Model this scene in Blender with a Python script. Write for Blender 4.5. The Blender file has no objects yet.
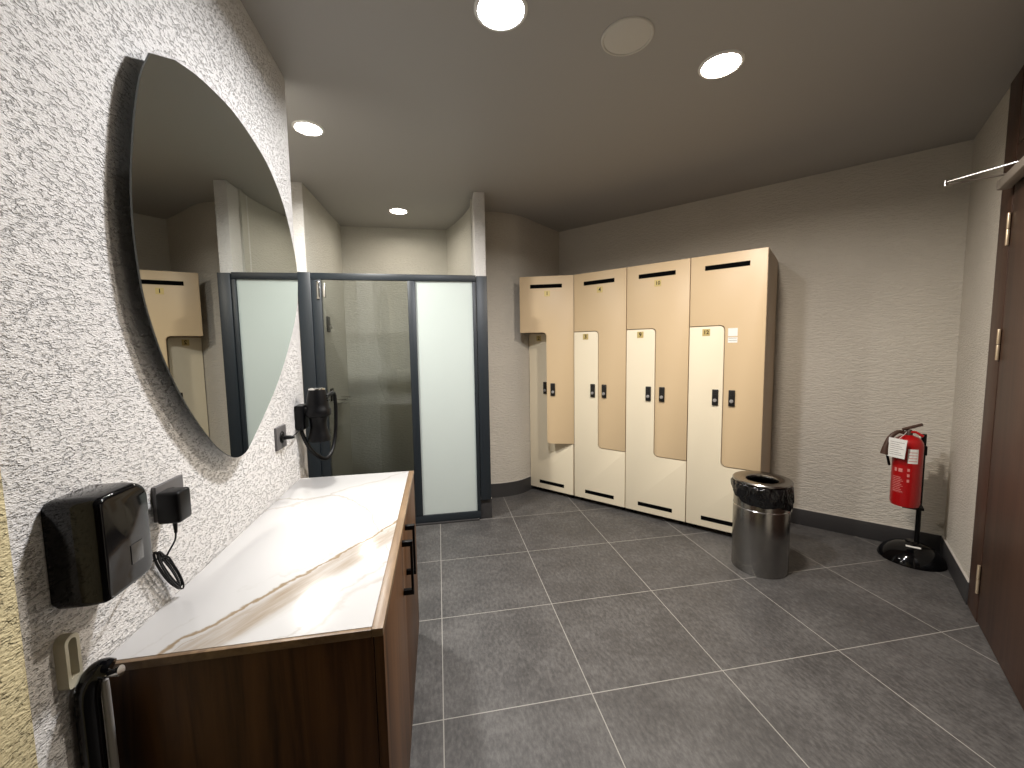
import bpy, bmesh, math, random
from mathutils import Vector, Matrix
random.seed(7)
sc = bpy.context.scene
COL = sc.collection
R = math.radians

# ------------------------------------------------------------------ helpers
def tag(o, label=None, cat=None, group=None, kind=None):
    if label: o['label'] = label
    if cat: o['category'] = cat
    if group: o['group'] = group
    if kind: o['kind'] = kind
    return o

def empty(name, loc=(0, 0, 0), rz=0.0):
    o = bpy.data.objects.new(name, None)
    o.empty_display_size = 0.05
    COL.objects.link(o)
    o.location = loc
    o.rotation_euler = (0, 0, rz)
    return o

def mk(name, bm, mats, parent=None, smooth=35.0, recalc=True):
    if recalc: bmesh.ops.recalc_face_normals(bm, faces=bm.faces)
    me = bpy.data.meshes.new(name)
    bm.to_mesh(me); bm.free()
    if not isinstance(mats, (list, tuple)): mats = [mats]
    for m in mats: me.materials.append(m)
    if smooth:
        me.shade_smooth()
        me.set_sharp_from_angle(angle=R(smooth))
    o = bpy.data.objects.new(name, me)
    COL.objects.link(o)
    if parent: o.parent = parent
    return o

def box(bm, x0, x1, y0, y1, z0, z1, bev=0.0, seg=2, mi=0, M=None):
    vs = [bm.verts.new((x, y, z)) for x in (x0, x1) for y in (y0, y1) for z in (z0, z1)]
    idx = [(0, 1, 3, 2), (4, 6, 7, 5), (0, 4, 5, 1), (2, 3, 7, 6), (0, 2, 6, 4), (1, 5, 7, 3)]
    fs = [bm.faces.new([vs[i] for i in f]) for f in idx]
    for f in fs: f.material_index = mi
    if M is not None: bmesh.ops.transform(bm, matrix=M, verts=vs)
    if bev > 0:
        es = list({e for f in fs for e in f.edges})
        bmesh.ops.bevel(bm, geom=es, offset=bev, segments=seg, profile=0.5, affect='EDGES', material=mi)
    return bm

def B(*a, **k):
    bm = bmesh.new(); box(bm, *a, **k); return bm

def lathe(bm, prof, seg=48, M=None, mi=0, wob=None):
    rings = []
    for k, (r, z) in enumerate(prof):
        if r < 1e-6:
            rings.append([bm.verts.new((0, 0, z))])
        else:
            ring = []
            for i in range(seg):
                a = 2 * math.pi * i / seg
                dr, dz = wob(k, a) if wob else (0, 0)
                ring.append(bm.verts.new(((r + dr) * math.cos(a), (r + dr) * math.sin(a), z + dz)))
            rings.append(ring)
    for A, C in zip(rings, rings[1:]):
        if len(A) == 1 and len(C) == 1: continue
        for i in range(seg):
            j = (i + 1) % seg
            if len(A) == 1: f = bm.faces.new((A[0], C[i], C[j]))
            elif len(C) == 1: f = bm.faces.new((A[i], C[0], A[j]))
            else: f = bm.faces.new((A[i], C[i], C[j], A[j]))
            f.material_index = mi
    if M is not None: bmesh.ops.transform(bm, matrix=M, verts=[v for r_ in rings for v in r_])
    return bm

def tube(bm, pts, r, seg=10, mi=0, closed=False, flat=1.0, up=None):
    pts = [Vector(p) for p in pts]
    n = len(pts)
    rr = r if isinstance(r, (list, tuple)) else [r] * n
    T = []
    for i in range(n):
        a = pts[(i - 1) % n] if (closed or i > 0) else pts[i]
        b = pts[(i + 1) % n] if (closed or i < n - 1) else pts[i]
        T.append((b - a).normalized())
    u = Vector(up) if up else (Vector((0, 0, 1)) if abs(T[0].z) < .9 else Vector((1, 0, 0)))
    rings = []
    for i in range(n):
        u = (u - T[i] * u.dot(T[i])).normalized()
        v = T[i].cross(u)
        rings.append([bm.verts.new(pts[i] + rr[i] * (math.cos(2 * math.pi * k / seg) * u + flat * math.sin(2 * math.pi * k / seg) * v)) for k in range(seg)])
    m = n if closed else n - 1
    for i in range(m):
        A, C = rings[i], rings[(i + 1) % n]
        for k in range(seg):
            j = (k + 1) % seg
            f = bm.faces.new((A[k], A[j], C[j], C[k])); f.material_index = mi
    if not closed:
        f = bm.faces.new(rings[0]); f.material_index = mi
        f = bm.faces.new(rings[-1]); f.material_index = mi
    return bm

def smoothpath(pts, sub=8, closed=False):
    P = [Vector(p) for p in pts]; n = len(P); out = []
    rng = range(n) if closed else range(n - 1)
    for i in rng:
        p0 = P[(i - 1) % n] if closed or i > 0 else P[i] * 2 - P[i + 1]
        p1 = P[i]; p2 = P[(i + 1) % n]
        p3 = P[(i + 2) % n] if closed or i < n - 2 else P[i + 1] * 2 - P[i]
        for k in range(sub):
            t = k / sub
            out.append(0.5 * ((2 * p1) + (-p0 + p2) * t + (2 * p0 - 5 * p1 + 4 * p2 - p3) * t * t + (-p0 + 3 * p1 - 3 * p2 + p3) * t ** 3))
    if not closed: out.append(P[-1])
    return out

def fillet(pts, rads, seg=6):
    out = []; n = len(pts)
    for i in range(n):
        p = Vector(pts[i]); r = rads[i]
        if r <= 0: out.append(tuple(p)); continue
        a = (Vector(pts[i - 1]) - p).normalized(); b = (Vector(pts[(i + 1) % n]) - p).normalized()
        ang = a.angle(b); t = r / math.tan(ang / 2)
        c = p + (a + b).normalized() * (r / math.sin(ang / 2))
        s, e = p + a * t - c, p + b * t - c
        a0 = math.atan2(s.y, s.x); a1 = math.atan2(e.y, e.x)
        da = (a1 - a0 + math.pi) % (2 * math.pi) - math.pi
        for k in range(seg + 1):
            q = a0 + da * k / seg
            out.append((c.x + r * math.cos(q), c.y + r * math.sin(q)))
    return out

def prism(bm, outline, f, d0, d1, bev=0.0, mi=0):
    """outline in 2D; f(u, v, d) -> 3D point; slab between depths d0 and d1."""
    a = [bm.verts.new(f(u, v, d0)) for u, v in outline]
    b = [bm.verts.new(f(u, v, d1)) for u, v in outline]
    n = len(a)
    fa = bm.faces.new(a); fb = bm.faces.new(list(reversed(b)))
    fs = [fa, fb]
    for i in range(n):
        j = (i + 1) % n
        fs.append(bm.faces.new((a[i], b[i], b[j], a[j])))
    for q in fs: q.material_index = mi
    if bev:
        es = list({e for q in (fa, fb) for e in q.edges})
        bmesh.ops.bevel(bm, geom=es, offset=bev, segments=2, profile=.5, affect='EDGES', material=mi)
    return bm

def text_mesh(bm, s, size, M, mi=1, depth=0.0006, bold=0.0):
    cu = bpy.data.curves.new('lettering', 'FONT')
    cu.body = s; cu.size = size; cu.align_x = 'CENTER'; cu.align_y = 'CENTER'; cu.extrude = depth; cu.offset = bold
    o = bpy.data.objects.new('lettering', cu); COL.objects.link(o)
    bpy.context.view_layer.update()
    me = bpy.data.meshes.new_from_object(o.evaluated_get(bpy.context.evaluated_depsgraph_get()))
    me.transform(M)
    k = len(bm.faces)
    bm.from_mesh(me); bm.faces.ensure_lookup_table()
    for f in bm.faces[k:]: f.material_index = mi
    bpy.data.objects.remove(o); bpy.data.curves.remove(cu); bpy.data.meshes.remove(me)

# ------------------------------------------------------------------ materials
def newmat(name):
    m = bpy.data.materials.new(name); m.use_nodes = True
    nt = m.node_tree; b = nt.nodes['Principled BSDF']
    return m, nt, b

def P(name, col, rough=.5, metal=0.0, **kw):
    m, nt, b = newmat(name)
    b.inputs['Base Color'].default_value = (*col, 1)
    b.inputs['Roughness'].default_value = rough
    b.inputs['Metallic'].default_value = metal
    for k, v in kw.items(): b.inputs[k.replace('_', ' ')].default_value = v
    return m

def N(nt, t, **kw):
    n = nt.nodes.new(t)
    for k, v in kw.items():
        if hasattr(n, k): setattr(n, k, v)
        else: n.inputs[k].default_value = v
    return n

def coords(nt, scale=(1, 1, 1), rot=(0, 0, 0)):
    tc = N(nt, 'ShaderNodeTexCoord'); mp = N(nt, 'ShaderNodeMapping')
    mp.inputs['Scale'].default_value = scale; mp.inputs['Rotation'].default_value = rot
    nt.links.new(tc.outputs['Object'], mp.inputs['Vector'])
    return mp.outputs['Vector']

def ramp(nt, fac, stops):
    r = N(nt, 'ShaderNodeValToRGB')
    el = r.color_ramp.elements
    while len(el) < len(stops): el.new(.5)
    for e, (p, c) in zip(el, stops):
        e.position = p; e.color = (*c, 1) if len(c) == 3 else c
    nt.links.new(fac, r.inputs['Fac'])
    return r.outputs['Color']

def plaster(name, col, sc_h, sc_v, strength, dist, pit=.5, rough=.85, ripple=0.0):
    """trowelled plaster: short grooves lying mostly along the horizontal"""
    m, nt, b = newmat(name); L = nt.links.new
    v = coords(nt, (sc_h, sc_h, sc_v))
    n1 = N(nt, 'ShaderNodeTexNoise', Scale=1.0, Detail=3.0, Roughness=.55, Distortion=.25); L(v, n1.inputs['Vector'])
    v2 = coords(nt, (sc_h * 2.3, sc_h * 2.3, sc_v * 1.9))
    n2 = N(nt, 'ShaderNodeTexNoise', Scale=1.0, Detail=2.0, Roughness=.5, Distortion=.3); L(v2, n2.inputs['Vector'])
    p1 = N(nt, 'ShaderNodeMapRange', interpolation_type='SMOOTHSTEP'); p1.inputs['From Min'].default_value = .36; p1.inputs['From Max'].default_value = .36 + .22 * pit + .05
    L(n1.outputs['Fac'], p1.inputs['Value'])
    ad = N(nt, 'ShaderNodeMath', operation='MULTIPLY_ADD'); L(n2.outputs['Fac'], ad.inputs[0]); ad.inputs[1].default_value = .55; L(p1.outputs['Result'], ad.inputs[2])
    bp = N(nt, 'ShaderNodeBump', Strength=strength, Distance=dist)
    L(ad.outputs[0], bp.inputs['Height']); L(bp.outputs['Normal'], b.inputs['Normal'])
    n3 = N(nt, 'ShaderNodeTexNoise', Scale=2.0, Detail=3.0); L(coords(nt), n3.inputs['Vector'])
    c = ramp(nt, n3.outputs['Fac'], [(.3, tuple(x * .95 for x in col)), (.7, tuple(min(1, x * 1.04) for x in col))])
    L(c, b.inputs['Base Color'])
    b.inputs['Roughness'].default_value = rough
    b.inputs['Specular IOR Level'].default_value = .25
    return m

def wood(name, dark, light, scale=(30, 30, 1.6), rough=.38, spec=.4):
    m, nt, b = newmat(name); L = nt.links.new
    v = coords(nt, scale)
    n1 = N(nt, 'ShaderNodeTexNoise', Scale=1.0, Detail=5.0, Roughness=.6, Distortion=.9); L(v, n1.inputs['Vector'])
    v2 = coords(nt, tuple(s * .22 for s in scale))
    n2 = N(nt, 'ShaderNodeTexNoise', Scale=1.0, Detail=2.0, Distortion=1.2); L(v2, n2.inputs['Vector'])
    mx = N(nt, 'ShaderNodeMath', operation='MULTIPLY_ADD'); L(n1.outputs['Fac'], mx.inputs[0]); mx.inputs[1].default_value = .6
    m2 = N(nt, 'ShaderNodeMath', operation='MULTIPLY'); L(n2.outputs['Fac'], m2.inputs[0]); m2.inputs[1].default_value = .45
    L(m2.outputs[0], mx.inputs[2])
    c = ramp(nt, mx.outputs[0], [(.36, dark), (.5, tuple((a + q) / 2 for a, q in zip(dark, light))), (.66, light)])
    L(c, b.inputs['Base Color'])
    bp = N(nt, 'ShaderNodeBump', Strength=.12, Distance=.002); L(n1.outputs['Fac'], bp.inputs['Height']); L(bp.outputs['Normal'], b.inputs['Normal'])
    b.inputs['Roughness'].default_value = rough; b.inputs['Specular IOR Level'].default_value = spec
    return m

M = {}
M['wall_rough'] = plaster('rough_white_plaster', (.73, .71, .685), 80, 190, .9, .0075, pit=.30)
M['wall_col'] = plaster('pale_column_plaster', (.66, .635, .60), 40, 95, .5, .006, pit=.8)
M['wall_fine'] = plaster('greige_plaster', (.56, .52, .45), 30, 110, .5, .006, pit=.9)
M['wall_shower'] = plaster('beige_shower_plaster', (.55, .53, .47), 30, 110, .5, .006, pit=.9)
M['wall_yellow_lit'] = plaster('yellow_lit_plaster', (.58, .50, .30), 55, 130, .85, .009, pit=.2)  # yellow light on the pier is put into this plaster colour
M['ceiling'] = P('painted_ceiling', (.355, .340, .318), .55)
M['walnut'] = wood('dark_walnut', (.030, .012, .0045), (.135, .062, .024), rough=.45, spec=.3)
M['walnut_edge'] = wood('light_walnut_edge', (.11, .066, .035), (.23, .148, .08), (40, 6, 40))
M['door_wood'] = wood('door_walnut', (.034, .016, .010), (.078, .038, .023), (34, 34, 1.4), rough=.45)
M['beige'] = P('beige_laminate', (.605, .455, .275), .38, Specular_IOR_Level=.4)
M['cream'] = P('cream_laminate', (.78, .69, .515), .38, Specular_IOR_Level=.4)
M['carcass'] = P('beige_board', (.44, .335, .235), .5)
M['black'] = P('black_plastic', (.0025, .0025, .003), .4, Specular_IOR_Level=.22)
M['black_gloss'] = P('gloss_black_plastic', (.0025, .0025, .003), .09, Specular_IOR_Level=.32)
M['black_void'] = P('black_slot', (.002, .002, .002), .9, Specular_IOR_Level=.05)
M['anthracite'] = P('anthracite_metal', (.013, .018, .023), .42)
M['chrome'] = P('chrome', (.75, .74, .72), .14, 1.0)
M['lock_metal'] = P('dark_lock_metal', (.03, .028, .026), .35, .5)
M['brass'] = P('brass_plate', (.56, .43, .17), .4, .35)
M['hinge_brass'] = P('satin_hinge', (.72, .58, .40), .35, .7)
M['white'] = P('white_paper', (.78, .77, .73), .6)
M['print'] = P('grey_print', (.25, .24, .22), .7)
M['red'] = P('red_enamel', (.37, .0045, .006), .28)
M['redprint'] = P('pale_red_print', (.62, .22, .20), .5)
M['brown'] = P('brown_rubber', (.062, .030, .019), .5)
M['grey_plate'] = P('grey_socket_plate', (.10, .095, .095), .4)
M['grey_plastic'] = P('grey_plastic', (.28, .27, .26), .35)
M['window_grey'] = P('grey_window', (.045, .044, .043), .25)
M['closer'] = P('grey_closer_metal', (.33, .29, .25), .45, .3)
M['beige_plastic'] = P('beige_plastic', (.50, .47, .36), .5)
M['base_tile'] = P('dark_skirting_tile', (.036, .034, .034), .5)
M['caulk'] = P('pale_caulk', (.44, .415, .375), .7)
M['speaker'] = P('speaker_grille', (.58, .55, .49), .7)
M['mirror'] = P('mirror_silver', (.60, .62, .60), .0, 1.0)
M['mirror_edge'] = P('mirror_glass_edge', (.10, .11, .105), .3)

def mat_floor():
    m, nt, b = newmat('dark_porcelain_tiles'); L = nt.links.new
    tc = N(nt, 'ShaderNodeTexCoord'); sp = N(nt, 'ShaderNodeSeparateXYZ'); L(tc.outputs['Object'], sp.inputs[0])
    def line(out, off):
        a = N(nt, 'ShaderNodeMath', operation='ADD'); L(out, a.inputs[0]); a.inputs[1].default_value = 12.0 - off
        d = N(nt, 'ShaderNodeMath', operation='DIVIDE'); L(a.outputs[0], d.inputs[0]); d.inputs[1].default_value = .6
        f = N(nt, 'ShaderNodeMath', operation='FRACT'); L(d.outputs[0], f.inputs[0])
        s = N(nt, 'ShaderNodeMath', operation='SUBTRACT'); L(f.outputs[0], s.inputs[0]); s.inputs[1].default_value = .5
        ab = N(nt, 'ShaderNodeMath', operation='ABSOLUTE'); L(s.outputs[0], ab.inputs[0])
        g = N(nt, 'ShaderNodeMath', operation='GREATER_THAN'); L(ab.outputs[0], g.inputs[0]); g.inputs[1].default_value = .5 - .0021 / .6
        fl = N(nt, 'ShaderNodeMath', operation='FLOOR'); L(d.outputs[0], fl.inputs[0])
        return g.outputs[0], fl.outputs[0]
    gx, ix = line(sp.outputs['X'], -.0213); gy, iy = line(sp.outputs['Y'], 3.2668)
    mx = N(nt, 'ShaderNodeMath', operation='MAXIMUM'); L(gx, mx.inputs[0]); L(gy, mx.inputs[1])
    cid = N(nt, 'ShaderNodeCombineXYZ'); L(ix, cid.inputs[0]); L(iy, cid.inputs[1])
    wn = N(nt, 'ShaderNodeTexWhiteNoise'); L(cid.outputs[0], wn.inputs['Vector'])
    n1 = N(nt, 'ShaderNodeTexNoise', Scale=4.0, Detail=9.0, Roughness=.66); L(tc.outputs['Object'], n1.inputs['Vector'])
    n2 = N(nt, 'ShaderNodeTexNoise', Scale=70.0, Detail=4.0, Roughness=.7); L(coords(nt, (1, .45, 1)), n2.inputs['Vector'])
    ad = N(nt, 'ShaderNodeMath', operation='MULTIPLY_ADD'); L(n2.outputs['Fac'], ad.inputs[0]); ad.inputs[1].default_value = .55
    mu = N(nt, 'ShaderNodeMath', operation='MULTIPLY'); L(n1.outputs['Fac'], mu.inputs[0]); mu.inputs[1].default_value = .45; L(mu.outputs[0], ad.inputs[2])
    ad2 = N(nt, 'ShaderNodeMath', operation='MULTIPLY_ADD'); L(wn.outputs['Value'], ad2.inputs[0]); ad2.inputs[1].default_value = .05; L(ad.outputs[0], ad2.inputs[2])
    c = ramp(nt, ad2.outputs[0], [(.38, (.040, .038, .037)), (.50, (.066, .0625, .060)), (.63, (.108, .103, .098))])
    mix = N(nt, 'ShaderNodeMix', data_type='RGBA'); L(mx.outputs[0], mix.inputs['Factor']); L(c, mix.inputs['A']); mix.inputs['B'].default_value = (.27, .255, .23, 1)
    L(mix.outputs['Result'], b.inputs['Base Color'])
    rr = N(nt, 'ShaderNodeMapRange'); L(n1.outputs['Fac'], rr.inputs['Value']); rr.inputs['To Min'].default_value = .38; rr.inputs['To Max'].default_value = .58
    L(rr.outputs['Result'], b.inputs['Roughness'])
    sb = N(nt, 'ShaderNodeMath', operation='SUBTRACT'); L(n2.outputs['Fac'], sb.inputs[0]); L(mx.outputs[0], sb.inputs[1])
    bp = N(nt, 'ShaderNodeBump', Strength=.25, Distance=.0015); L(sb.outputs[0], bp.inputs['Height']); L(bp.outputs['Normal'], b.inputs['Normal'])
    return m
M['floor'] = mat_floor()

def mat_marble():
    m, nt, b = newmat('white_gold_marble'); L = nt.links.new
    tc = N(nt, 'ShaderNodeTexCoord'); O = tc.outputs['Object']
    def dot(v):
        q = N(nt, 'ShaderNodeVectorMath', operation='DOT_PRODUCT'); L(O, q.inputs[0]); q.inputs[1].default_value = v; return q.outputs['Value']
    def mth(op, a, c, e=None):
        q = N(nt, 'ShaderNodeMath', operation=op)
        for i, x in enumerate((a, c, e)):
            if x is None: continue
            if isinstance(x, (int, float)): q.inputs[i].default_value = x
            else: L(x, q.inputs[i])
        return q.outputs[0]
    def noise(scale, detail=5.0, rough=.6, vec=None):
        q = N(nt, 'ShaderNodeTexNoise', Scale=scale, Detail=detail, Roughness=rough); L(vec or O, q.inputs['Vector']); return q.outputs['Fac']
    wv = mth('SUBTRACT', noise(4.0), .5); wf = mth('SUBTRACT', noise(11.0), .5)
    u = dot((-.819, .574, 0))
    def vein(base, off, wob, wid, soft, fine=.02):
        a = mth('MULTIPLY_ADD', wv, wob, base); a = mth('MULTIPLY_ADD', wf, fine, a)
        ab = mth('ABSOLUTE', mth('SUBTRACT', a, off), 0)
        r = N(nt, 'ShaderNodeMapRange', interpolation_type='SMOOTHSTEP'); L(ab, r.inputs['Value'])
        r.inputs['From Min'].default_value = wid; r.inputs['From Max'].default_value = wid + soft
        r.inputs['To Min'].default_value = 1; r.inputs['To Max'].default_value = 0
        return r.outputs['Result']
    mp = N(nt, 'ShaderNodeMapping'); mp.inputs['Rotation'].default_value = (0, 0, R(-55)); mp.inputs['Scale'].default_value = (1, 1, 1); L(O, mp.inputs['Vector'])
    m2 = N(nt, 'ShaderNodeMapping'); m2.inputs['Scale'].default_value = (4, 38, 1); L(mp.outputs['Vector'], m2.inputs['Vector'])
    streak = N(nt, 'ShaderNodeMapRange'); L(noise(1.0, 5.0, .6, m2.outputs['Vector']), streak.inputs['Value']); streak.inputs['From Min'].default_value = .30; streak.inputs['From Max'].default_value = .66; streak.inputs['To Min'].default_value = .25
    patch = N(nt, 'ShaderNodeMapRange'); L(noise(5.0, 3.0), patch.inputs['Value']); patch.inputs['From Min'].default_value = .36; patch.inputs['From Max'].default_value = .62
    band = mth('MULTIPLY', mth('MULTIPLY', vein(u, -.247, .06, .012, .05), streak.outputs['Result']), .85)
    l1 = mth('MULTIPLY', vein(u, -.203, .09, .0014, .008, .05), .95)
    l2 = mth('MULTIPLY', vein(u, -.225, .10, .0006, .005, .06), .6)
    l3 = mth('MULTIPLY', mth('MULTIPLY', vein(u, -.365, .16, .0005, .006, .07), patch.outputs['Result']), .7)
    l4 = mth('MULTIPLY', mth('MULTIPLY', vein(u, -.405, .2, .0005, .02, .09), patch.outputs['Result']), .4)
    sp = N(nt, 'ShaderNodeSeparateXYZ'); L(O, sp.inputs[0])
    bend = mth('MULTIPLY', mth('POWER', mth('MAXIMUM', mth('ADD', sp.outputs['X'], .06), 0), 2), 6)
    arc = mth('ADD', sp.outputs['Y'], bend)
    l5 = mth('MULTIPLY', vein(arc, .285, .16, .0006, .010, .10), .40)
    l6 = mth('MULTIPLY', vein(dot((.665, -.747, 0)), -.27, .15, .0006, .012, .10), .28)
    l7 = mth('MULTIPLY', mth('MULTIPLY', vein(u, -.17, .30, .0005, .008, .12), patch.outputs['Result']), .35)
    f = band
    for x in (l1, l2, l3, l4, l5, l6, l7): f = mth('MAXIMUM', f, x)
    col = N(nt, 'ShaderNodeMix', data_type='RGBA'); col.inputs['A'].default_value = (.52, .51, .495, 1); col.inputs['B'].default_value = (.25, .18, .105, 1)
    L(f, col.inputs['Factor']); L(col.outputs['Result'], b.inputs['Base Color'])
    b.inputs['Roughness'].default_value = .16; b.inputs['Specular IOR Level'].default_value = .5
    return m
M['marble'] = mat_marble()

def mat_glass():
    m, nt, b = newmat('clear_shower_glass'); L = nt.links.new
    nt.nodes.remove(b); out = nt.nodes['Material Output']
    tr = N(nt, 'ShaderNodeBsdfTransparent'); tr.inputs['Color'].default_value = (.80, .82, .81, 1)
    gl = N(nt, 'ShaderNodeBsdfGlossy'); gl.inputs['Roughness'].default_value = .02
    fr = N(nt, 'ShaderNodeFresnel'); fr.inputs['IOR'].default_value = 1.45
    mx = N(nt, 'ShaderNodeMixShader'); L(fr.outputs[0], mx.inputs[0]); L(tr.outputs[0], mx.inputs[1]); L(gl.outputs[0], mx.inputs[2]); L(mx.outputs[0], out.inputs['Surface'])
    return m
M['glass'] = mat_glass()

def mat_frost():
    m, nt, b = newmat('frosted_glass'); L = nt.links.new
    out = nt.nodes['Material Output']
    b.inputs['Base Color'].default_value = (.68, .735, .705, 1); b.inputs['Roughness'].default_value = .25
    t = N(nt, 'ShaderNodeBsdfTranslucent'); t.inputs['Color'].default_value = (.88, .95, .92, 1)
    mx = N(nt, 'ShaderNodeMixShader'); mx.inputs[0].default_value = .3
    L(b.outputs[0], mx.inputs[1]); L(t.outputs[0], mx.inputs[2]); L(mx.outputs[0], out.inputs['Surface'])
    return m
M['frost'] = mat_frost()

def mat_steel():
    m, nt, b = newmat('brushed_steel'); L = nt.links.new
    b.inputs['Metallic'].default_value = 1.0; b.inputs['Base Color'].default_value = (.32, .31, .295, 1)
    n = N(nt, 'ShaderNodeTexNoise', Scale=1.0, Detail=4.0, Roughness=.7); L(coords(nt, (9, 9, 260)), n.inputs['Vector'])
    r = N(nt, 'ShaderNodeMapRange'); L(n.outputs['Fac'], r.inputs['Value']); r.inputs['To Min'].default_value = .16; r.inputs['To Max'].default_value = .32
    L(r.outputs['Result'], b.inputs['Roughness'])
    return m
M['steel'] = mat_steel()

def mat_bag():
    m, nt, b = newmat('black_bin_liner'); L = nt.links.new
    b.inputs['Base Color'].default_value = (.004, .004, .0045, 1); b.inputs['Roughness'].default_value = .12
    n = N(nt, 'ShaderNodeTexNoise', Scale=20.0, Detail=3.0, Roughness=.5, Distortion=1.2); L(coords(nt, (1, 1, .5)), n.inputs['Vector'])
    bp = N(nt, 'ShaderNodeBump', Strength=.8, Distance=.02); L(n.outputs['Fac'], bp.inputs['Height']); L(bp.outputs['Normal'], b.inputs['Normal'])
    return m
M['bag'] = mat_bag()

def emit(name, col, s):
    m, nt, b = newmat(name)
    b.inputs['Base Color'].default_value = (.8, .8, .8, 1)
    b.inputs['Emission Color'].default_value = (*col, 1); b.inputs['Emission Strength'].default_value = s
    return m

# ------------------------------------------------------------------ frames
H = 2.65
AN = R(-48.6)                      # the locker wall and the door wall stand at this angle to the tiles
D = Vector((math.cos(AN), math.sin(AN), 0)); NN = Vector((-D.y, D.x, 0))
def W(s, n, z=0.0): return D * s + NN * n + Vector((0, 0, z))
XL = -.645                         # left wall face
S_R = .63                          # right wall face (distance along D)
N_B = 3.82                         # locker wall face (distance along NN)
def skewed(name, bm, mat, parent=None, **k):
    o = mk(name, bm, mat, parent, **k); o.rotation_euler = (0, 0, AN); return o
def structure(o): o['kind'] = 'structure'; return o

# ------------------------------------------------------------------ setting
structure(mk('floor', B(-2.3, 4.2, -1.75, 5.2, -.1, 0), M['floor']))
structure(mk('ceiling', B(-2.3, 4.2, -1.75, 5.2, H, H + .1), M['ceiling']))
structure(mk('wall_left', B(XL - .16, XL, -1.7, 2.10, 0, H), M['wall_rough']))
structure(mk('wall_pier', B(XL - .02, XL + .014, -1.7, .705, 0, H, bev=.004), M['wall_yellow_lit']))  # pier face tinted yellow in place of a warm light
structure(mk('wall_rear', B(-.9, 1.3, -1.8, -1.7, 0, H), M['door_wood']))
structure(mk('wall_side', B(1.09, 1.2, -1.75, .16, 0, H), M['door_wood']))
structure(mk('wall_recess', B(-2.2, -.94, 3.30, 3.42, 0, H), M['wall_col']))
structure(mk('wall_recess_end', B(-2.2, -2.1, 1.9, 3.35, 0, H), M['wall_fine']))
structure(mk('wall_recess_front', B(-2.2, XL - .155, 1.9, 2.0, 0, H), M['wall_fine']))

structure(mk('wall_shower_back', B(-1.0, .40, 4.36, 4.46, 0, H), M['wall_shower']))
def strip_wall(name, pts, th, mat, z0=0, z1=H, parent=None):
    bm = bmesh.new(); P2 = [Vector(p) for p in pts]; n = len(P2); off = []
    for i in range(n):
        t = (P2[min(i + 1, n - 1)] - P2[max(i - 1, 0)]).normalized()
        off.append(P2[i] + Vector((-t.y, t.x)) * th)
    for i in range(n - 1):
        pass
    A0 = [bm.verts.new((p.x, p.y, z0)) for p in P2]; A1 = [bm.verts.new((p.x, p.y, z1)) for p in P2]
    C0 = [bm.verts.new((p.x, p.y, z0)) for p in off]; C1 = [bm.verts.new((p.x, p.y, z1)) for p in off]
    for i in range(n - 1):
        bm.faces.new((A0[i], A0[i + 1], A1[i + 1], A1[i])); bm.faces.new((C0[i + 1], C0[i], C1[i], C1[i + 1]))
        bm.faces.new((A1[i], A1[i + 1], C1[i + 1], C1[i])); bm.faces.new((A0[i + 1], A0[i], C0[i], C0[i + 1]))
    bm.faces.new((A0[0], A1[0], C1[0], C0[0])); bm.faces.new((A0[-1], C0[-1], C1[-1], A1[-1]))
    return mk(name, bm, mat, parent)
structure(strip_wall('wall_shower_left', [(-.9405, 3.30), (-.905, 4.37)], .09, M['wall_shower']))
sp = smoothpath([(.30, 3.46, 0), (.315, 3.60, 0), (.29, 3.80, 0), (.215, 4.10, 0), (.125, 4.37, 0)], 8)
structure(strip_wall('wall_shower_right', [(p.x, p.y) for p in sp], -.09, M['wall_shower']))
structure(mk('wall_column', B(.315, .402, 3.30, 3.80, 0, H, bev=.004), M['wall_col']))
cend = W(-2.345, N_B)
cpts = [(.395, 3.765, 0), (.50, 3.752, 0), (.62, 3.76, 0), (.75, 3.80, 0), (.865, 3.880, 0), (.99, 3.995, 0), (1.15, 4.14, 0), (cend.x, cend.y, 0)]
cp = [(p.x, p.y) for p in smoothpath(cpts, 8)]
structure(strip_wall('wall_curved', cp, .10, M['wall_fine']))
structure(skewed('wall_back', B(-2.42, S_R + .12, N_B, N_B + .1, 0, H), M['wall_fine']))
structure(skewed('wall_right', B(S_R, S_R + .12, 3.13, N_B + .05, 0, H), M['wall_fine']))
structure(skewed('wall_right_near', B(S_R, S_R + .12, .85, 2.0, 0, H), M['wall_fine']))

# skirting
structure(skewed('baseboard_back', B(-2.25, S_R, N_B - .012, N_B + .01, 0, .125, bev=.002), M['base_tile']))
structure(skewed('baseboard_right', B(S_R - .012, S_R + .01, 3.13, N_B - .012, 0, .125, bev=.002), M['base_tile']))
cb = [(x, y) for x, y in cp]
structure(strip_wall('baseboard_curved', [(x, y - .012) for x, y in cb[:-4]], .02, M['base_tile'], 0, .135))
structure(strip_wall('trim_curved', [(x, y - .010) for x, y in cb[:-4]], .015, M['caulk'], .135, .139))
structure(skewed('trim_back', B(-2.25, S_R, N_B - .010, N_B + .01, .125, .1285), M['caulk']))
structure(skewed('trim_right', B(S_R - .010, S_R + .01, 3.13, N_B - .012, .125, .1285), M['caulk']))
structure(mk('baseboard_column', B(.305, .41, 3.286, 3.31, 0, .165, bev=.002), M['base_tile']))
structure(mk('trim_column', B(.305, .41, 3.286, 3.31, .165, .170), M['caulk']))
structure(mk('baseboard_shower', B(-.90, .14, 4.335, 4.365, 0, .12), M['base_tile']))
structure(mk('trim_threshold', B(-.80, .30, 3.255, 3.35, 0, .014, bev=.003), M['base_tile']))

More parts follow.
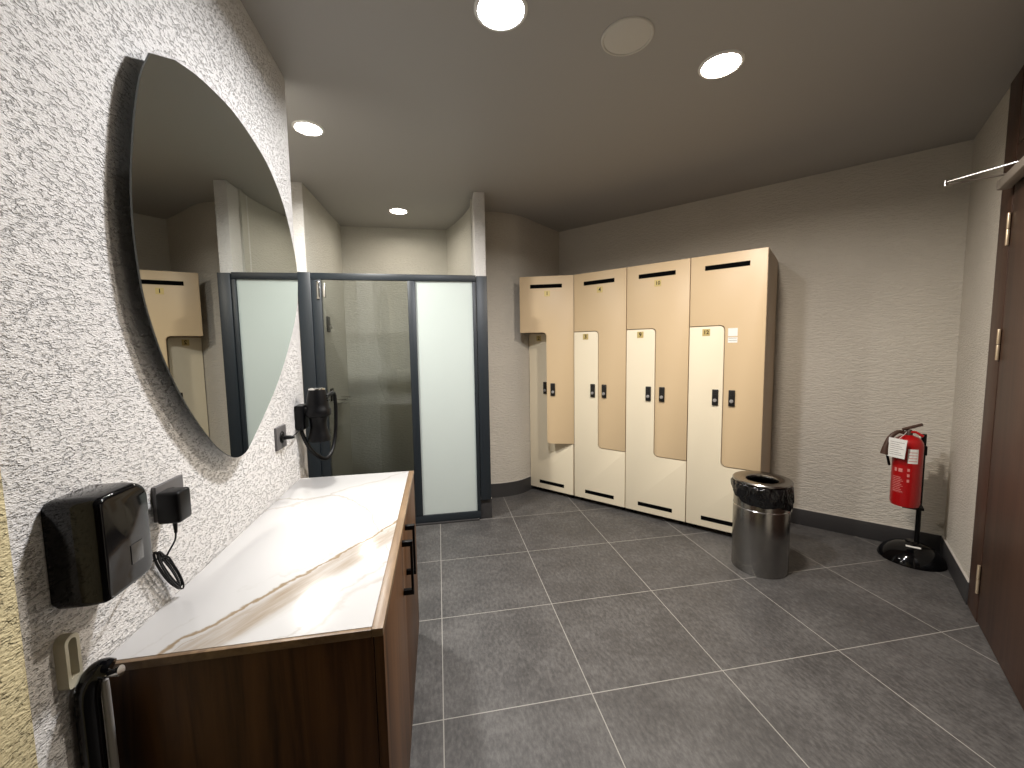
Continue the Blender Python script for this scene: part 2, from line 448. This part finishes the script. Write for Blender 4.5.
# door in the right wall
dr = empty('door_1', W(S_R, 2.96)); structure(dr); dr.rotation_euler = (0, 0, AN)
def dpart(name, bm, mat, smooth=35): o = mk(name, bm, mat, dr, smooth); return o
dpart('door_leaf', B(-.004, .04, -.93, -.006, .006, 2.30, bev=.002), M['door_wood'])
dpart('transom_panel', B(-.004, .04, -.93, -.006, 2.305, H, bev=.002), M['door_wood'])
dpart('door_frame', B(-.006, .10, -.002, .174, 0, H, bev=.002), M['door_wood'])
dpart('door_frame', B(-.014, .10, -1.0, -.934, 0, H, bev=.002), M['door_wood'])
for z in (1.93, 1.395, .225):
    bm = bmesh.new()
    for k in (-1, 1):
        lathe(bm, [(0, -.036), (.006, -.036), (.0065, -.034), (.0065, .034), (.006, .036), (0, .036)], 14, Matrix.Translation((-.012, -.004, z + k * .0375)))
    dpart('hinge', bm, M['hinge_brass'])

# ------------------------------------------------------------------ shower enclosure
sh = empty('shower_enclosure', (-.28, 3.29, 0))
tag(sh, 'dark framed shower front with one clear and one frosted glass panel', 'shower enclosure')
def spart(name, bm, mat, par=None, **k):
    for v in bm.verts: v.co -= Vector((-.28, 3.29, 0))
    return mk(name, bm, mat, par or sh, **k)
spart('post', B(-.998, -.905, 3.255, 3.298, 0, 2.0, bev=.003), M['anthracite'])
spart('post', B(.317, .402, 3.258, 3.298, .171, 1.992, bev=.003), M['anthracite'])
spart('top_rail', B(-.904, .314, 3.268, 3.308, 1.950, 1.998, bev=.002), M['anthracite'])
spart('bottom_rail', B(-.904, .314, 3.268, 3.308, .015, .075, bev=.002), M['anthracite'])
spart('stile', B(-.903, -.838, 3.265, 3.308, .078, 1.947, bev=.002), M['anthracite'])
spart('stile', B(-.214, -.156, 3.265, 3.308, .078, 1.947, bev=.002), M['anthracite'])
spart('stile', B(.286, .314, 3.265, 3.308, .078, 1.947, bev=.002), M['anthracite'])
g = spart('glass_door', B(-.836, -.214, 3.286, 3.294, .078, 1.945), M['glass'])
g['label'] = 'clear glass door'
for z in (1.87, .30):
    bm = bmesh.new()
    box(bm, -.868, -.846, 3.256, 3.268, z - .065, z + .065, bev=.003)
    lathe(bm, [(0, -.05), (.009, -.05), (.009, .05), (0, .05)], 14, Matrix.Translation((-.856, 3.252, z)))
    box(bm, -.834, -.812, 3.278, 3.302, z - .05, z + .05, bev=.003)
    spart('hinge', bm, M['chrome'])
fp = spart('frosted_panel', B(-.156, .286, 3.284, 3.294, .075, 1.950), M['frost'])
fp['label'] = 'frosted glass panel'
# shower fittings on the inner left wall
for z, hh, lab in ((1.65, .066, 'black upper control plate on the left wall inside the shower'), (1.04, .055, 'black lower control plate above the shower soap shelf')):
    t = empty('control_plate', (-.926, 3.76, z)); tag(t, lab, 'shower control')
    mk('plate', B(0, .014, -.04, .04, -hh, hh, bev=.005), M['black'], t)
    bm = bmesh.new(); lathe(bm, [(0, 0), (.02, 0), (.02, .022), (.016, .026), (0, .026)], 24, Matrix.Translation((.013, 0, -.3 * hh)) @ Matrix.Rotation(R(90), 4, 'Y'))
    mk('knob', bm, M['chrome'], t)
t = empty('soap_shelf', (-.922, 3.9, .955)); tag(t, 'small chrome soap shelf on the inner shower wall', 'shelf')
bm = bmesh.new(); box(bm, 0, .11, -.10, .14, 0, .006, bev=.002); mk('tray', bm, M['chrome'], t)
bm = bmesh.new(); tube(bm, [(.004, -.10, .035), (.105, -.10, .035), (.105, .14, .035), (.004, .14, .035)], .004, 8); mk('rail', bm, M['chrome'], t)

# ------------------------------------------------------------------ lockers
LW, LT, DZ = .4925, 2.06, .018
def door_face(u, v, d): return (u, d, v)
def upper_outline():
    g = .0038
    return fillet([(g, 1.5585), (g, LT), (LW - g, LT), (LW - g, .5335), (.2435, .5335), (.2435, 1.5585)], [.002, .002, .002, .002, .03, .03])
def lower_outline():
    g = .0038
    return fillet([(g, .045), (g, 1.552), (.237, 1.552), (.237, .526), (LW - g, .526), (LW - g, .045)], [.002, .002, .03, .03, .002, .002])
def plate(x, z, s, parent, ox=0):
    bm = B(x - .026 - ox, x + .026 - ox, -DZ - .0016, -DZ, z - .025, z + .025)
    text_mesh(bm, s, .046 if len(s) == 1 else .038, Matrix.Translation((x - ox, -DZ - .0018, z)) @ Matrix.Rotation(R(90), 4, 'X'), 1, .0004, .0008)
    o = mk('number_plate', bm, [M['brass'], M['black']], parent); o['label'] = 'brass plate reading ' + s
def lock(x, z, parent, ox=0):
    bm = B(x - .021 - ox, x + .021 - ox, -DZ - .012, -DZ, z - .058, z + .058, bev=.004)
    T = Matrix.Translation((x - ox, -DZ - .012, z - .022)) @ Matrix.Rotation(R(90), 4, 'X')
    lathe(bm, [(.013, -.001), (.013, .006), (.010, .009), (0, .009)], 20, T, 1)
    for k in range(3):
        box(bm, x - .012 - ox, x + .012 - ox, -DZ - .0135, -DZ - .012, z + .012 + k * .014, z + .021 + k * .014, mi=0)
    mk('lock', bm, [M['lock_metal'], M['grey_plastic']], parent)
def slot(x0, x1, z0, z1, parent, ox=0):
    mk('vent_slot', B(x0 - ox, x1 - ox, -DZ - .0008, -DZ + .002, z0, z1), M['black_void'], parent)
LOCK = [('locker', -2.334, '1', '2', 30, 'beige and cream locker numbered 1 with its upper door ajar, beside the curved wall'),
        ('locker', -1.834, '4', '3', 0, 'beige and cream locker numbered 4 on its upper door, between lockers 1 and 10'),
        ('locker', -1.342, '10', '9', 0, 'beige and cream locker numbered 10 above 9, second from the steel bin'),
        ('locker', -.850, None, '12', 0, 'beige and cream locker numbered 12 with white stickers, behind the steel bin')]
for name, s, nu, nl, ajar, lab in LOCK:
    t = empty(name, W(s, 3.23 + DZ, 0), AN); tag(t, lab, 'locker', 'lockers along the back wall')
    bm = bmesh.new(); e = .0015; dep = .545
    box(bm, e, .018, .001, dep, .04, LT); box(bm, LW - .018, LW - e, .001, dep, .04, LT)
    box(bm, .018, LW - .018, .001, dep, LT - .018, LT); box(bm, .018, LW - .018, .001, dep, .04, .058)
    box(bm, .018, LW - .018, dep - .008, dep, .058, LT - .018)
    box(bm, .018, .249, .004, dep - .008, 1.545, 1.563); box(bm, .231, .249, .004, dep - .008, .521, 1.545); box(bm, .249, LW - .018, .004, dep - .008, .521, .539)
    mk('carcass', bm, M['carcass'], t)
    for fx in (.05, LW - .05):
        for fy in (.05, dep - .05):
            bm = bmesh.new(); lathe(bm, [(0, 0), (.02, 0), (.02, .008), (.012, .012), (.012, .04), (0, .04)], 16, Matrix.Translation((fx, fy, 0)))
            mk('foot', bm, M['black'], t)
    ud = mk('upper_door', prism(bmesh.new(), [(u - LW, v) for u, v in upper_outline()], door_face, -DZ, 0, .0012), M['beige'], t)
    ud.location = (LW, 0, 0); ud.rotation_euler = (0, 0, R(ajar)); ud['label'] = 'beige upper door'
    slot(.10, .386, 1.954, 1.988, ud, LW)
    if nu: plate(.253, 1.905, nu, ud, LW)
    lock(.298, 1.037, ud, LW)
    if nu is None:
        bm = B(.262 - LW, .322 - LW, -DZ - .0006, -DZ, 1.478, 1.534); box(bm, .262 - LW, .322 - LW, -DZ - .0006, -DZ, 1.432, 1.470)
        for k in range(2): box(bm, .266 - LW, .318 - LW, -DZ - .0009, -DZ - .0005, 1.446 + .016 * k, 1.449 + .016 * k, mi=1)
        mk('sticker', bm, [M['white'], M['print']], ud)
    ld = mk('lower_door', prism(bmesh.new(), lower_outline(), door_face, -DZ, 0, .0012), M['cream'], t)
    ld['label'] = 'cream lower door'
    slot(.112, .39, .094, .126, ld)
    plate(.118, 1.510, nl, ld)
    lock(.190, 1.037, ld)

# ------------------------------------------------------------------ vanity
va = empty('vanity_cabinet', (-.39, 1.415, 0)); tag(va, 'low dark walnut cabinet against the rough white wall under the mirror', 'cabinet')
def vpart(name, bm, mat, par=None, **k):
    for v in bm.verts: v.co -= Vector((-.39, 1.415, 0))
    return mk(name, bm, mat, par or va, **k)
vpart('body', B(-.643, -.153, .853, 1.978, .055, .812, bev=.001), M['walnut'])
vpart('plinth', B(-.640, -.19, .90, 1.95, 0, .055), M['black'])
for y0, y1, hy in ((.853, 1.358, 1.300), (1.361, 1.978, 1.422)):
    d_ = vpart('door', B(-.1515, -.132, y0, y1, .055, .811, bev=.001), M['walnut'])
    bm = bmesh.new()
    box(bm, -.107, -.099, hy - .006, hy + .006, .622, .800, bev=.001)
    for z in (.622, .785): box(bm, -.132, -.099, hy - .008, hy + .008, z, z + .016, bev=.001)
    vpart('handle', bm, M['black'], d_)
wt = empty('worktop', (-.39, 1.415, .813)); tag(wt, 'white marble worktop with golden veins and a wooden rim', 'worktop')
def wpart(name, bm, mat):
    for v in bm.verts: v.co -= Vector((-.39, 1.415, .813))
    return mk(name, bm, mat, wt)
wpart('marble_top', B(-.643, -.155, .8525, 1.980, .8135, .831, bev=.0006), M['marble'])
wpart('edge_band', B(-.643, -.155, .842, .8520, .8135, .8305, bev=.0012), M['walnut_edge'])
wpart('edge_band', B(-.1545, -.131, .842, 1.982, .8135, .8315, bev=.001), M['walnut_edge'])

# ------------------------------------------------------------------ mirror
MO = [(1.087, 2.078), (1.051, 2.009), (1.024, 1.923), (1.005, 1.834), (0.994, 1.769), (0.988, 1.688), (0.991, 1.604), (1.001, 1.527), (1.027, 1.443), (1.06, 1.37), (1.111, 1.287), (1.176, 1.207), (1.239, 1.146), (1.315, 1.102), (1.383, 1.102), (1.442, 1.137), (1.508, 1.182), (1.631, 1.274), (1.745, 1.382), (1.867, 1.527), (1.927, 1.639), (1.943, 1.769), (1.904, 1.887), (1.831, 2.005), (1.717, 2.093), (1.601, 2.134), (1.469, 2.157), (1.356, 2.155), (1.26, 2.143), (1.177, 2.123)]
mo = [(p.x, p.y) for p in smoothpath([(y, z, 0) for y, z in MO], 4)]
mc = (1.45, 1.63)
mi_ = empty('wall_mirror', (XL, *mc)); tag(mi_, 'large rounded frameless mirror standing off the rough white wall', 'mirror')
fm = lambda u, v, d: (d, u - mc[0], v - mc[1])
bm = bmesh.new(); prism(bm, mo, fm, .0405, .0445)
for f in bm.faces:
    f.normal_update()
    f.material_index = 0 if len(f.verts) > 10 and abs(f.calc_center_median().x - .0445) < 1e-4 else 1
mk('mirror_glass', bm, [M['mirror'], M['mirror_edge']], mi_, smooth=30)
bm = bmesh.new(); prism(bm, [(mc[0] + (u - mc[0]) * .62, mc[1] + (v - mc[1]) * .62) for u, v in mo[::3]], fm, 0, .037)
mk('backing', bm, M['grey_plastic'], mi_)
mi_.rotation_euler = (0, 0, R(-1.0))

# ------------------------------------------------------------------ soap dispenser and power supply
t = empty('soap_dispenser', (XL, .83, 1.08)); tag(t, 'glossy black wall dispenser above the near end of the worktop', 'soap dispenser')
ol = fillet([(-.064, -.094), (.054, -.094), (.054, .094), (-.064, .094)], [.012, .020, .030, .016], 6)
bm = bmesh.new()
lay = [(.0, .95), (.010, 1.0), (.050, 1.0), (.062, .995), (.072, .98), (.079, .95), (.082, .915), (.083, .87)]
rings = [[bm.verts.new((d, u * k + (.001 if d > .06 else 0), v * k)) for u, v in ol] for d, k in lay]
for A, C in zip(rings, rings[1:]):
    for i in range(len(A)):
        j = (i + 1) % len(A); bm.faces.new((A[i], A[j], C[j], C[i]))
bm.faces.new(rings[0]); bm.faces.new(rings[-1])
mk('housing', bm, M['black_gloss'], t, smooth=40)
bm = B(.0827, .0842, -.004, .026, -.052, -.016, bev=.0004); mk('level_window', bm, M['window_grey'], t)
bm = bmesh.new(); lathe(bm, [(0, -.012), (.012, -.012), (.014, 0), (0, 0)], 18, Matrix.Translation((.045, 0, -.092))); mk('nozzle', bm, M['black'], t)

def socket(loc, lab, w=.05, h=.041):
    t = empty('wall_socket', loc); tag(t, lab, 'socket', 'grey wall sockets')
    bm = B(0, .010, -w, w, -h, h, bev=.002); mk('cover_plate', bm, M['grey_plate'], t)
    bm = bmesh.new(); lathe(bm, [(.020, .0105), (.021, .012), (.024, .012), (.024, .0095), (.020, .0095)], 28, Matrix.Rotation(R(90), 4, 'Y')); mk('socket_ring', bm, M['black'], t)
socket((XL, 1.072, 1.071), 'grey wall socket above the worktop holding the black adapter')
socket((XL, 1.772, 1.068), 'grey wall socket beside the hair dryer with its plug', .05, .046)
t = empty('power_adapter', (XL + .0105, 1.032, 1.068)); tag(t, 'black plug-in power adapter in the wall socket above the worktop', 'power adapter')
mk('housing', B(.008, .056, -.032, .016, -.036, .036, bev=.007, seg=3), M['black'], t)
bm = bmesh.new(); lathe(bm, [(0, 0), (.019, 0), (.019, .02), (0, .02)], 20, Matrix.Translation((0.001, .010, 0)) @ Matrix.Rotation(R(90), 4, 'Y')); mk('plug', bm, M['black'], t)
bm = bmesh.new(); lathe(bm, [(0, -.064), (.003, -.064), (.005, -.037), (0, -.036)], 12, Matrix.Translation((.032, -.010, 0))); mk('strain_relief', bm, M['black'], t)
# the cable drops from the adapter, is wound into a bundle and runs on to the dispenser
pts = [(-.6025, 1.022, 1.005), (-.607, 1.024, .985), (-.618, 1.018, .962), (-.626, 1.010, .945)]
cy, cz = 1.024, .914
ax = Vector((0, .034, -.058)); bx_ = Vector((0, .0085, .0055))
for k in range(5):
    for q in range(10):
        a = 2 * math.pi * (q / 10) + math.pi * .9
        j = 1 + .10 * math.sin(k * 2.1); w_ = 1 + .35 * math.sin(k * 1.7 + 1)
        c = Vector((-.630 + .003 * k * .9, cy + .0025 * math.sin(k * 3), cz + .002 * math.cos(k * 2)))
        p = c + ax * (j * math.cos(a)) + bx_ * (w_ * math.sin(a)); pts.append(tuple(p))
pts += [(-.632, .985, .957), (-.634, .950, .961), (-.628, .925, .955), (-.612, .900, .958), (-.597, .880, .970), (-.592, .868, .990)]
bm = bmesh.new(); tube(bm, smoothpath(pts, 3), .0019, 7)
tag(mk('power_cable', bm, M['black'], smooth=60), 'black coiled cable hanging between the adapter and the black dispenser', 'cable')

# ------------------------------------------------------------------ wall hook with strap (bottom left)
t = empty('wall_hook', (XL, .777, .893)); tag(t, 'beige plastic wall hook with a chrome peg below the black dispenser', 'hook')
bm = bmesh.new()
lp = fillet([(-.014, -.046), (.014, -.046), (.014, .046), (-.014, .046)], [.006, .006, .013, .013], 5)
inn = fillet([(-.008, -.030), (.008, -.030), (.008, .039), (-.008, .039)], [.003, .003, .008, .008], 5)
va_, vb, vc, vd = ([bm.verts.new((x_, u, v)) for u, v in L_] for L_, x_ in ((lp, 0), (lp, .017), (inn, 0), (inn, .017)))
n_ = len(va_)
for i in range(n_):
    j = (i + 1) % n_
    bm.faces.new((va_[i], va_[j], vb[j], vb[i])); bm.faces.new((vc[j], vc[i], vd[i], vd[j])); bm.faces.new((vb[i], vb[j], vd[j], vd[i])); bm.faces.new((va_[j], va_[i], vc[i], vc[j]))
mk('loop', bm, M['beige_plastic'], t)
bm = bmesh.new(); tube(bm, [(-.0, .018, -.046), (.03, .019, -.047), (.058, .021, -.048), (.069, .021, -.0455)], [.0055, .0055, .0065, .009], 14, flat=1.0); mk('peg', bm, M['chrome'], t)
st = empty('carry_strap', (-.63, .785, .86)); tag(st, 'black padded strap with grey inner side hanging on the beige wall hook', 'strap')
def rel(ps): return [(x + .63, y - .785, z - .86) for x, y, z in ps]
bm = bmesh.new(); tube(bm, smoothpath(rel([(-.627, .792, .004), (-.627, .792, .55), (-.627, .792, .75), (-.626, .792, .815), (-.617, .793, .845), (-.604, .795, .857), (-.592, .797, .853)]), 6), [.0165] * 37, 14, flat=1.05); mk('band', bm, M['black_gloss'], st)
bm = bmesh.new(); tube(bm, smoothpath(rel([(-.603, .800, .004), (-.603, .800, .6), (-.604, .800, .80), (-.605, .800, .832)]), 6), .0065, 12, flat=.7); o = mk('inner_strip', bm, M['grey_plastic'], st); o['label'] = 'grey inner strip'

# ------------------------------------------------------------------ hair dryer
t = empty('hair_dryer', (-.555, 2.0, 1.0)); tag(t, 'black wall hair dryer with hose, hanging at the far end of the worktop', 'hair dryer')
q = Vector((-.555, 2.0, 1.0))
bm = bmesh.new(); box(bm, XL, -.606, 1.955, 2.035, 1.058, 1.172, bev=.008); box(bm, -.608, -.570, 1.965, 2.02, 1.130, 1.160, bev=.004)
for v in bm.verts: v.co -= q
mk('wall_holder', bm, M['black'], t)
bm = bmesh.new(); lathe(bm, [(0, .004), (.044, .004), (.049, 0), (.050, .014), (.044, .032), (.037, .06), (.037, .09), (.042, .112), (.055, .120), (.057, .132), (.056, .148), (.050, .156), (.049, .176), (.043, .212), (.037, .238), (0, .238)], 32)
for k in range(3):
    box(bm, .044 - .002 * k, .051 - .002 * k, -.014, .014, .185 + .012 * k, .190 + .012 * k)
mk('barrel', bm, M['black'], t)
bm = bmesh.new(); lathe(bm, [(0, .239), (.036, .239), (.035, .244), (.020, .248), (0, .248)], 28); o = mk('end_cap', bm, M['chrome'], t); o['label'] = 'chrome end cap'
hp = [(-.626, 1.975, 1.062), (-.620, 1.98, 1.03), (-.60, 2.00, .965), (-.575, 2.04, .915), (-.55, 2.08, .893), (-.535, 2.13, .92), (-.527, 2.17, .99), (-.523, 2.185, 1.08), (-.522, 2.185, 1.17), (-.525, 2.165, 1.205), (-.535, 2.10, 1.20), (-.545, 2.04, 1.185)]
bm = bmesh.new(); sp_ = smoothpath([Vector(p) - q for p in hp], 14)
tube(bm, sp_, [.0085 + .0014 * (i % 2) for i in range(len(sp_))], 10); mk('hose', bm, M['black'], t, smooth=60)
bm = bmesh.new(); tube(bm, [Vector(p) - q for p in smoothpath([(XL + .03, 1.778, 1.066), (-.606, 1.80, 1.062), (-.615, 1.84, 1.058), (-.62, 1.91, 1.060), (-.622, 1.965, 1.070)], 6)], .0026, 8)
lathe(bm, [(0, 0), (.018, 0), (.018, .002), (.009, .006), (.008, .030), (.0045, .045), (0, .046)], 18, Matrix.Translation(Vector((XL + .0125, 1.772, 1.066)) - q) @ Matrix.Rotation(R(90), 4, 'Y'))
mk('plug_cord', bm, M['black'], t)

# ------------------------------------------------------------------ steel bin
bc = Vector((1.986, 2.172, 0))
t = empty('waste_bin', bc); tag(t, 'round brushed steel waste bin with a black liner, before locker 12', 'bin'); t.scale = (1.045, 1.045, 1)
bm = bmesh.new(); lathe(bm, [(0, .004), (.142, .004), (.148, 0), (.150, .006), (.150, .400), (.1485, .404), (.1485, .560), (.140, .560), (.140, .02), (0, .02)], 72); mk('body', bm, M['steel'], t)
bm = bmesh.new(); lathe(bm, [(.1497, .401), (.1512, .403), (.1512, .406), (.1497, .408)], 72); mk('seam', bm, M['chrome'], t)
def wob(k, a):
    hem = -.036 * math.cos(a + R(75)) + .014 * math.sin(3 * a + .6) + .004 * math.sin(7 * a + 1)
    w = .0035 * math.sin(9 * a + .9 * k) + .0028 * math.sin(17 * a - 1.3 * k) + .0018 * math.sin(31 * a + 2 * k)
    f = [0, 0, 0, .3, .8, 1, 1, 1, 1, .6][k]
    g = [0, 0, 0, 0, .25, .5, .75, .92, 1, 1][k]
    return w * f + .010 * max(0, math.sin(a + .7)) * f, hem * g
bm = bmesh.new(); lathe(bm, [(.136, .30), (.139, .45), (.140, .566), (.150, .567), (.158, .548), (.161, .522), (.161, .495), (.159, .472), (.156, .458), (.153, .466)], 160, wob=wob); mk('liner_bag', bm, M['bag'], t, smooth=80)
bm = bmesh.new()
lathe(bm, [(.088, .564), (.090, .552), (.086, .548), (.083, .560), (.086, .569), (.094, .573), (.118, .577), (.140, .5785), (.152, .577), (.1575, .571), (.158, .565), (.151, .5645), (.122, .570), (.088, .564)], 72)
mk('lid_ring', bm, M['steel'], t)
bm = bmesh.new(); tube(bm, [(.151 * math.cos(a), .151 * math.sin(a), .425 - .028 * math.sin(u)) for a, u in [(R(-62 + 24 * k / 10), math.pi * k / 10) for k in range(11)]], .0035, 8)
mk('carry_handle', bm, M['chrome'], t)

# ------------------------------------------------------------------ fire extinguisher on its stand
ec = W(.458, 3.615)
t = empty('extinguisher_stand', ec, AN); tag(t, 'black domed stand with a pole in the corner beside the door', 'stand')
bm = bmesh.new(); lathe(bm, [(0, 0), (.164, 0), (.167, .006), (.160, .028), (.142, .056), (.115, .080), (.080, .098), (.045, .107), (.032, .112), (.028, .124), (0, .124)], 72); mk('base', bm, M['black_gloss'], t)
bm = bmesh.new(); tube(bm, [(.022, .004, .10), (.022, .004, .83)], .0130, 18); mk('pole', bm, M['black'], t)
mk('bracket', B(-.070, .030, -.115, .016, .364, .380, bev=.002), M['black'], t); mk('bracket', B(-.025, .036, -.040, .022, .70, .76, bev=.004), M['black'], t)
bm = B(-.035, .035, -.072, -.052, .1005, .1045); mk('sticker', bm, M['white'], t)
xc = W(.398, 3.507, .383)
x = empty('fire_extinguisher', xc, AN); tag(x, 'red fire extinguisher with paper tag, hanging on the black stand', 'fire extinguisher')
r0 = .071
bm = bmesh.new(); lathe(bm, [(0, .006), (.05, 0), (.066, .004), (r0, .022), (r0, .385), (.068, .408), (.058, .428), (.042, .442), (.024, .448), (.020, .452), (0, .452)], 56); mk('cylinder', bm, M['red'], x)
def wrap(bm, a0, a1, z0, z1, r=r0 + .0008, mi=0, k=14):
    v = [[bm.verts.new((r * math.cos(a0 + (a1 - a0) * i / k), r * math.sin(a0 + (a1 - a0) * i / k), z)) for i in range(k + 1)] for z in (z0, z1)]
    for i in range(k):
        f = bm.faces.new((v[0][i], v[0][i + 1], v[1][i + 1], v[1][i])); f.material_index = mi
    return bm
F = R(-90 - 20)                      # direction facing the room
bm = wrap(bmesh.new(), F + .25, F + .95, .285, .375)
for k in range(4): wrap(bm, F + .32, F + .88, .298 + .018 * k, .302 + .018 * k, r0 + .0012, 1)
mk('label', bm, [M['white'], M['redprint']], x)
bm = bmesh.new()
for k in range(9):
    wrap(bm, F - .75, F + .05 - .25 * ((k * 37) % 3) / 3, .10 + .011 * k, .1035 + .011 * k, r0 + .0009)
wrap(bm, F - .62, F - .42, .225, .247, r0 + .0009); wrap(bm, F - .30, F - .02, .225, .247, r0 + .0009)
mk('lettering', bm, M['redprint'], x); bm = bmesh.new()
for k in range(3): wrap(bm, F + .28, F + .44, .165 + .034 * k, .183 + .034 * k, r0 + .0009)
wrap(bm, F - .8, F + .1, .094, .0955, r0 + .0009)
mk('lettering', bm, M['redprint'], x)
bm = bmesh.new(); lathe(bm, [(0, .44), (.017, .44), (.017, .475), (.012, .485), (0, .485)], 20); box(bm, -.03, .012, -.012, .012, .452, .474, bev=.004); mk('valve', bm, M['brown'], x)
bm = bmesh.new(); tube(bm, [(-.03, .0, .484), (.015, -.015, .508), (.052, -.03, .528)], .009, 10, flat=1.5); mk('lever', bm, M['brown'], x)
bm = bmesh.new(); tube(bm, [(-.01, 0, .472), (.03, -.01, .474), (.062, -.02, .452)], .008, 10, flat=1.5); o = mk('carry_grip', bm, M['red'], x)
hz = smoothpath([(-.025, 0, .465), (-.055, -.03, .470), (-.090, -.055, .435), (-.108, -.060, .370), (-.112, -.058, .330)], 8)
bm = bmesh.new(); tube(bm, hz, [.011 + .012 * (i / 32) ** 2 for i in range(33)], 14)
mk('hose', bm, M['brown'], x)
bm = bmesh.new(); tube(bm, smoothpath([(-.104, -.045, .345), (-.094, -.035, .30), (-.083, -.01, .25)], 6), .007, 10); mk('hose_clip', bm, M['black'], x)
Tg = Matrix.Translation((-.060, -.088, .385)) @ Matrix.Rotation(R(-22), 4, 'Z') @ Matrix.Rotation(R(4), 4, 'Y')
bm = bmesh.new(); box(bm, -.043, .043, -.0006, .0006, -.068, .052, M=Tg)
for k in range(7): box(bm, -.034, .034 - .012 * (k % 3), -.0012, -.0005, -.050 + .013 * k, -.0475 + .013 * k, mi=1, M=Tg)
tube(bm, [Tg @ Vector((0, 0, .048)), Vector((-.03, -.05, .455)), Vector((-.012, -.014, .472))], .0015, 6, mi=0)
mk('paper_tag', bm, [M['white'], M['print']], x)

# ------------------------------------------------------------------ door closer
cl = empty('door_closer', W(S_R, 2.80, 2.13), AN); tag(cl, 'grey door closer with a thin bent steel arm above the door', 'door closer')
# local x: along D (out of the wall is -x), local y: along NN (towards the corner is +y)
mk('housing', B(-.062, -.016, -.26, .115, -.022, .022, bev=.008), M['closer'], cl)
bm = bmesh.new(); lathe(bm, [(0, -.020), (.024, -.020), (.026, -.016), (.026, .016), (.024, .020), (0, .020)], 24, Matrix.Translation((-.038, .128, 0))); mk('end_cap', bm, M['closer'], cl)
el = Vector((-.235, .090, .040))
bm = bmesh.new(); tube(bm, [el + Vector((0, 0, .006)), Vector((-.03, -.025, .048)), Vector((-.03, -.12, .048))], .0042, 10, flat=1.4)
lathe(bm, [(0, -.012), (.009, -.012), (.009, .014), (0, .014)], 14, Matrix.Translation(el)); mk('main_arm', bm, M['chrome'], cl)
bm = bmesh.new(); tube(bm, [el - Vector((0, 0, .006)), Vector((-.02, .10, .036))], .0045, 10, flat=1.3); box(bm, -.026, -.014, .07, .13, .022, .046, bev=.003); mk('fore_arm', bm, M['closer'], cl)

# ------------------------------------------------------------------ ceiling fittings
def downlight(x, y, r, col, power, lab, disc):
    t = empty('ceiling_light', (x, y, H)); tag(t, lab, 'ceiling light', 'round recessed ceiling lights')
    bm = bmesh.new(); lathe(bm, [(r, .0), (r, -.004), (r + .002, -.006), (r + .010, -.005), (r + .014, 0)], 48); mk('trim_ring', bm, M['white'], t)
    bm = bmesh.new(); lathe(bm, [(0, -.0035), (r, -.003), (r, 0)], 48); mk('diffuser', bm, emit('lamp_glow', col, disc), t)
    ld = bpy.data.lights.new('lamp', 'AREA'); ld.shape = 'DISK'; ld.size = 2 * r; ld.energy = power; ld.spread = R(164); ld.color = col
    lo = bpy.data.objects.new('lamp', ld); COL.objects.link(lo); lo.parent = t; lo.location = (0, 0, -.009)
    return t
COOL, WARM = (1.0, .95, .90), (1.0, .86, .70)
downlight(.267, 1.576, .085, (.97, .97, 1.0), 27, 'lit ceiling light nearest the mirror, above the open floor', 30)
downlight(1.274, 1.709, .079, (1.0, .90, .79), 23, 'lit ceiling light beside the round ceiling speaker, towards the bin', 30)
downlight(-.668, 2.525, .068, (1, .98, .93), 25, 'lit ceiling light just beyond the end of the rough white wall', 22)
downlight(-.303, 3.836, .070, (1.0, .92, .80), 3.6, 'lit ceiling light inside the shower cubicle', 22)
t = empty('ceiling_speaker', (.787, 1.623, H)); tag(t, 'round pale speaker grille in the ceiling between the two bright lights', 'speaker')
bm = bmesh.new(); lathe(bm, [(.092, 0), (.092, -.005), (.096, -.007), (.101, -.005), (.103, 0)], 56); mk('rim', bm, M['speaker'], t)
bm = bmesh.new(); lathe(bm, [(0, -.008), (.05, -.007), (.085, -.005), (.0915, -.003), (.0915, 0)], 56); mk('grille', bm, M['speaker'], t)

# ------------------------------------------------------------------ world, camera, view
w = bpy.data.worlds.new('world'); sc.world = w; w.use_nodes = True
w.node_tree.nodes['Background'].inputs['Color'].default_value = (.5, .5, .5, 1)
w.node_tree.nodes['Background'].inputs['Strength'].default_value = .02
cam = bpy.data.cameras.new('camera'); co = bpy.data.objects.new('camera', cam); COL.objects.link(co)
F_PX = 405.503
cam.sensor_fit = 'HORIZONTAL'; cam.sensor_width = 36.0; cam.lens = F_PX * 36.0 / 1024.0; cam.clip_start = .02
right = Vector((.98354313, -.17996417, -.01599393)); down = Vector((-.03100564, -.08091392, -.99623872)); fwd = Vector((.17799314, .98033965, -.08516224))
m = Matrix.Identity(4)
for i in range(3): m[i][0] = right[i]; m[i][1] = -down[i]; m[i][2] = -fwd[i]
m[0][3], m[1][3], m[2][3] = 0, 0, 1.40987
co.matrix_world = m
sc.camera = co
sc.view_settings.view_transform = 'Standard'; sc.view_settings.look = 'None'; sc.view_settings.gamma = 1.0
sc.view_settings.use_curve_mapping = False
sc.view_settings.exposure = 0.6
sc.cycles.use_denoising = True
sc.cycles.max_bounces = 10; sc.cycles.diffuse_bounces = 6; sc.cycles.transparent_max_bounces = 12
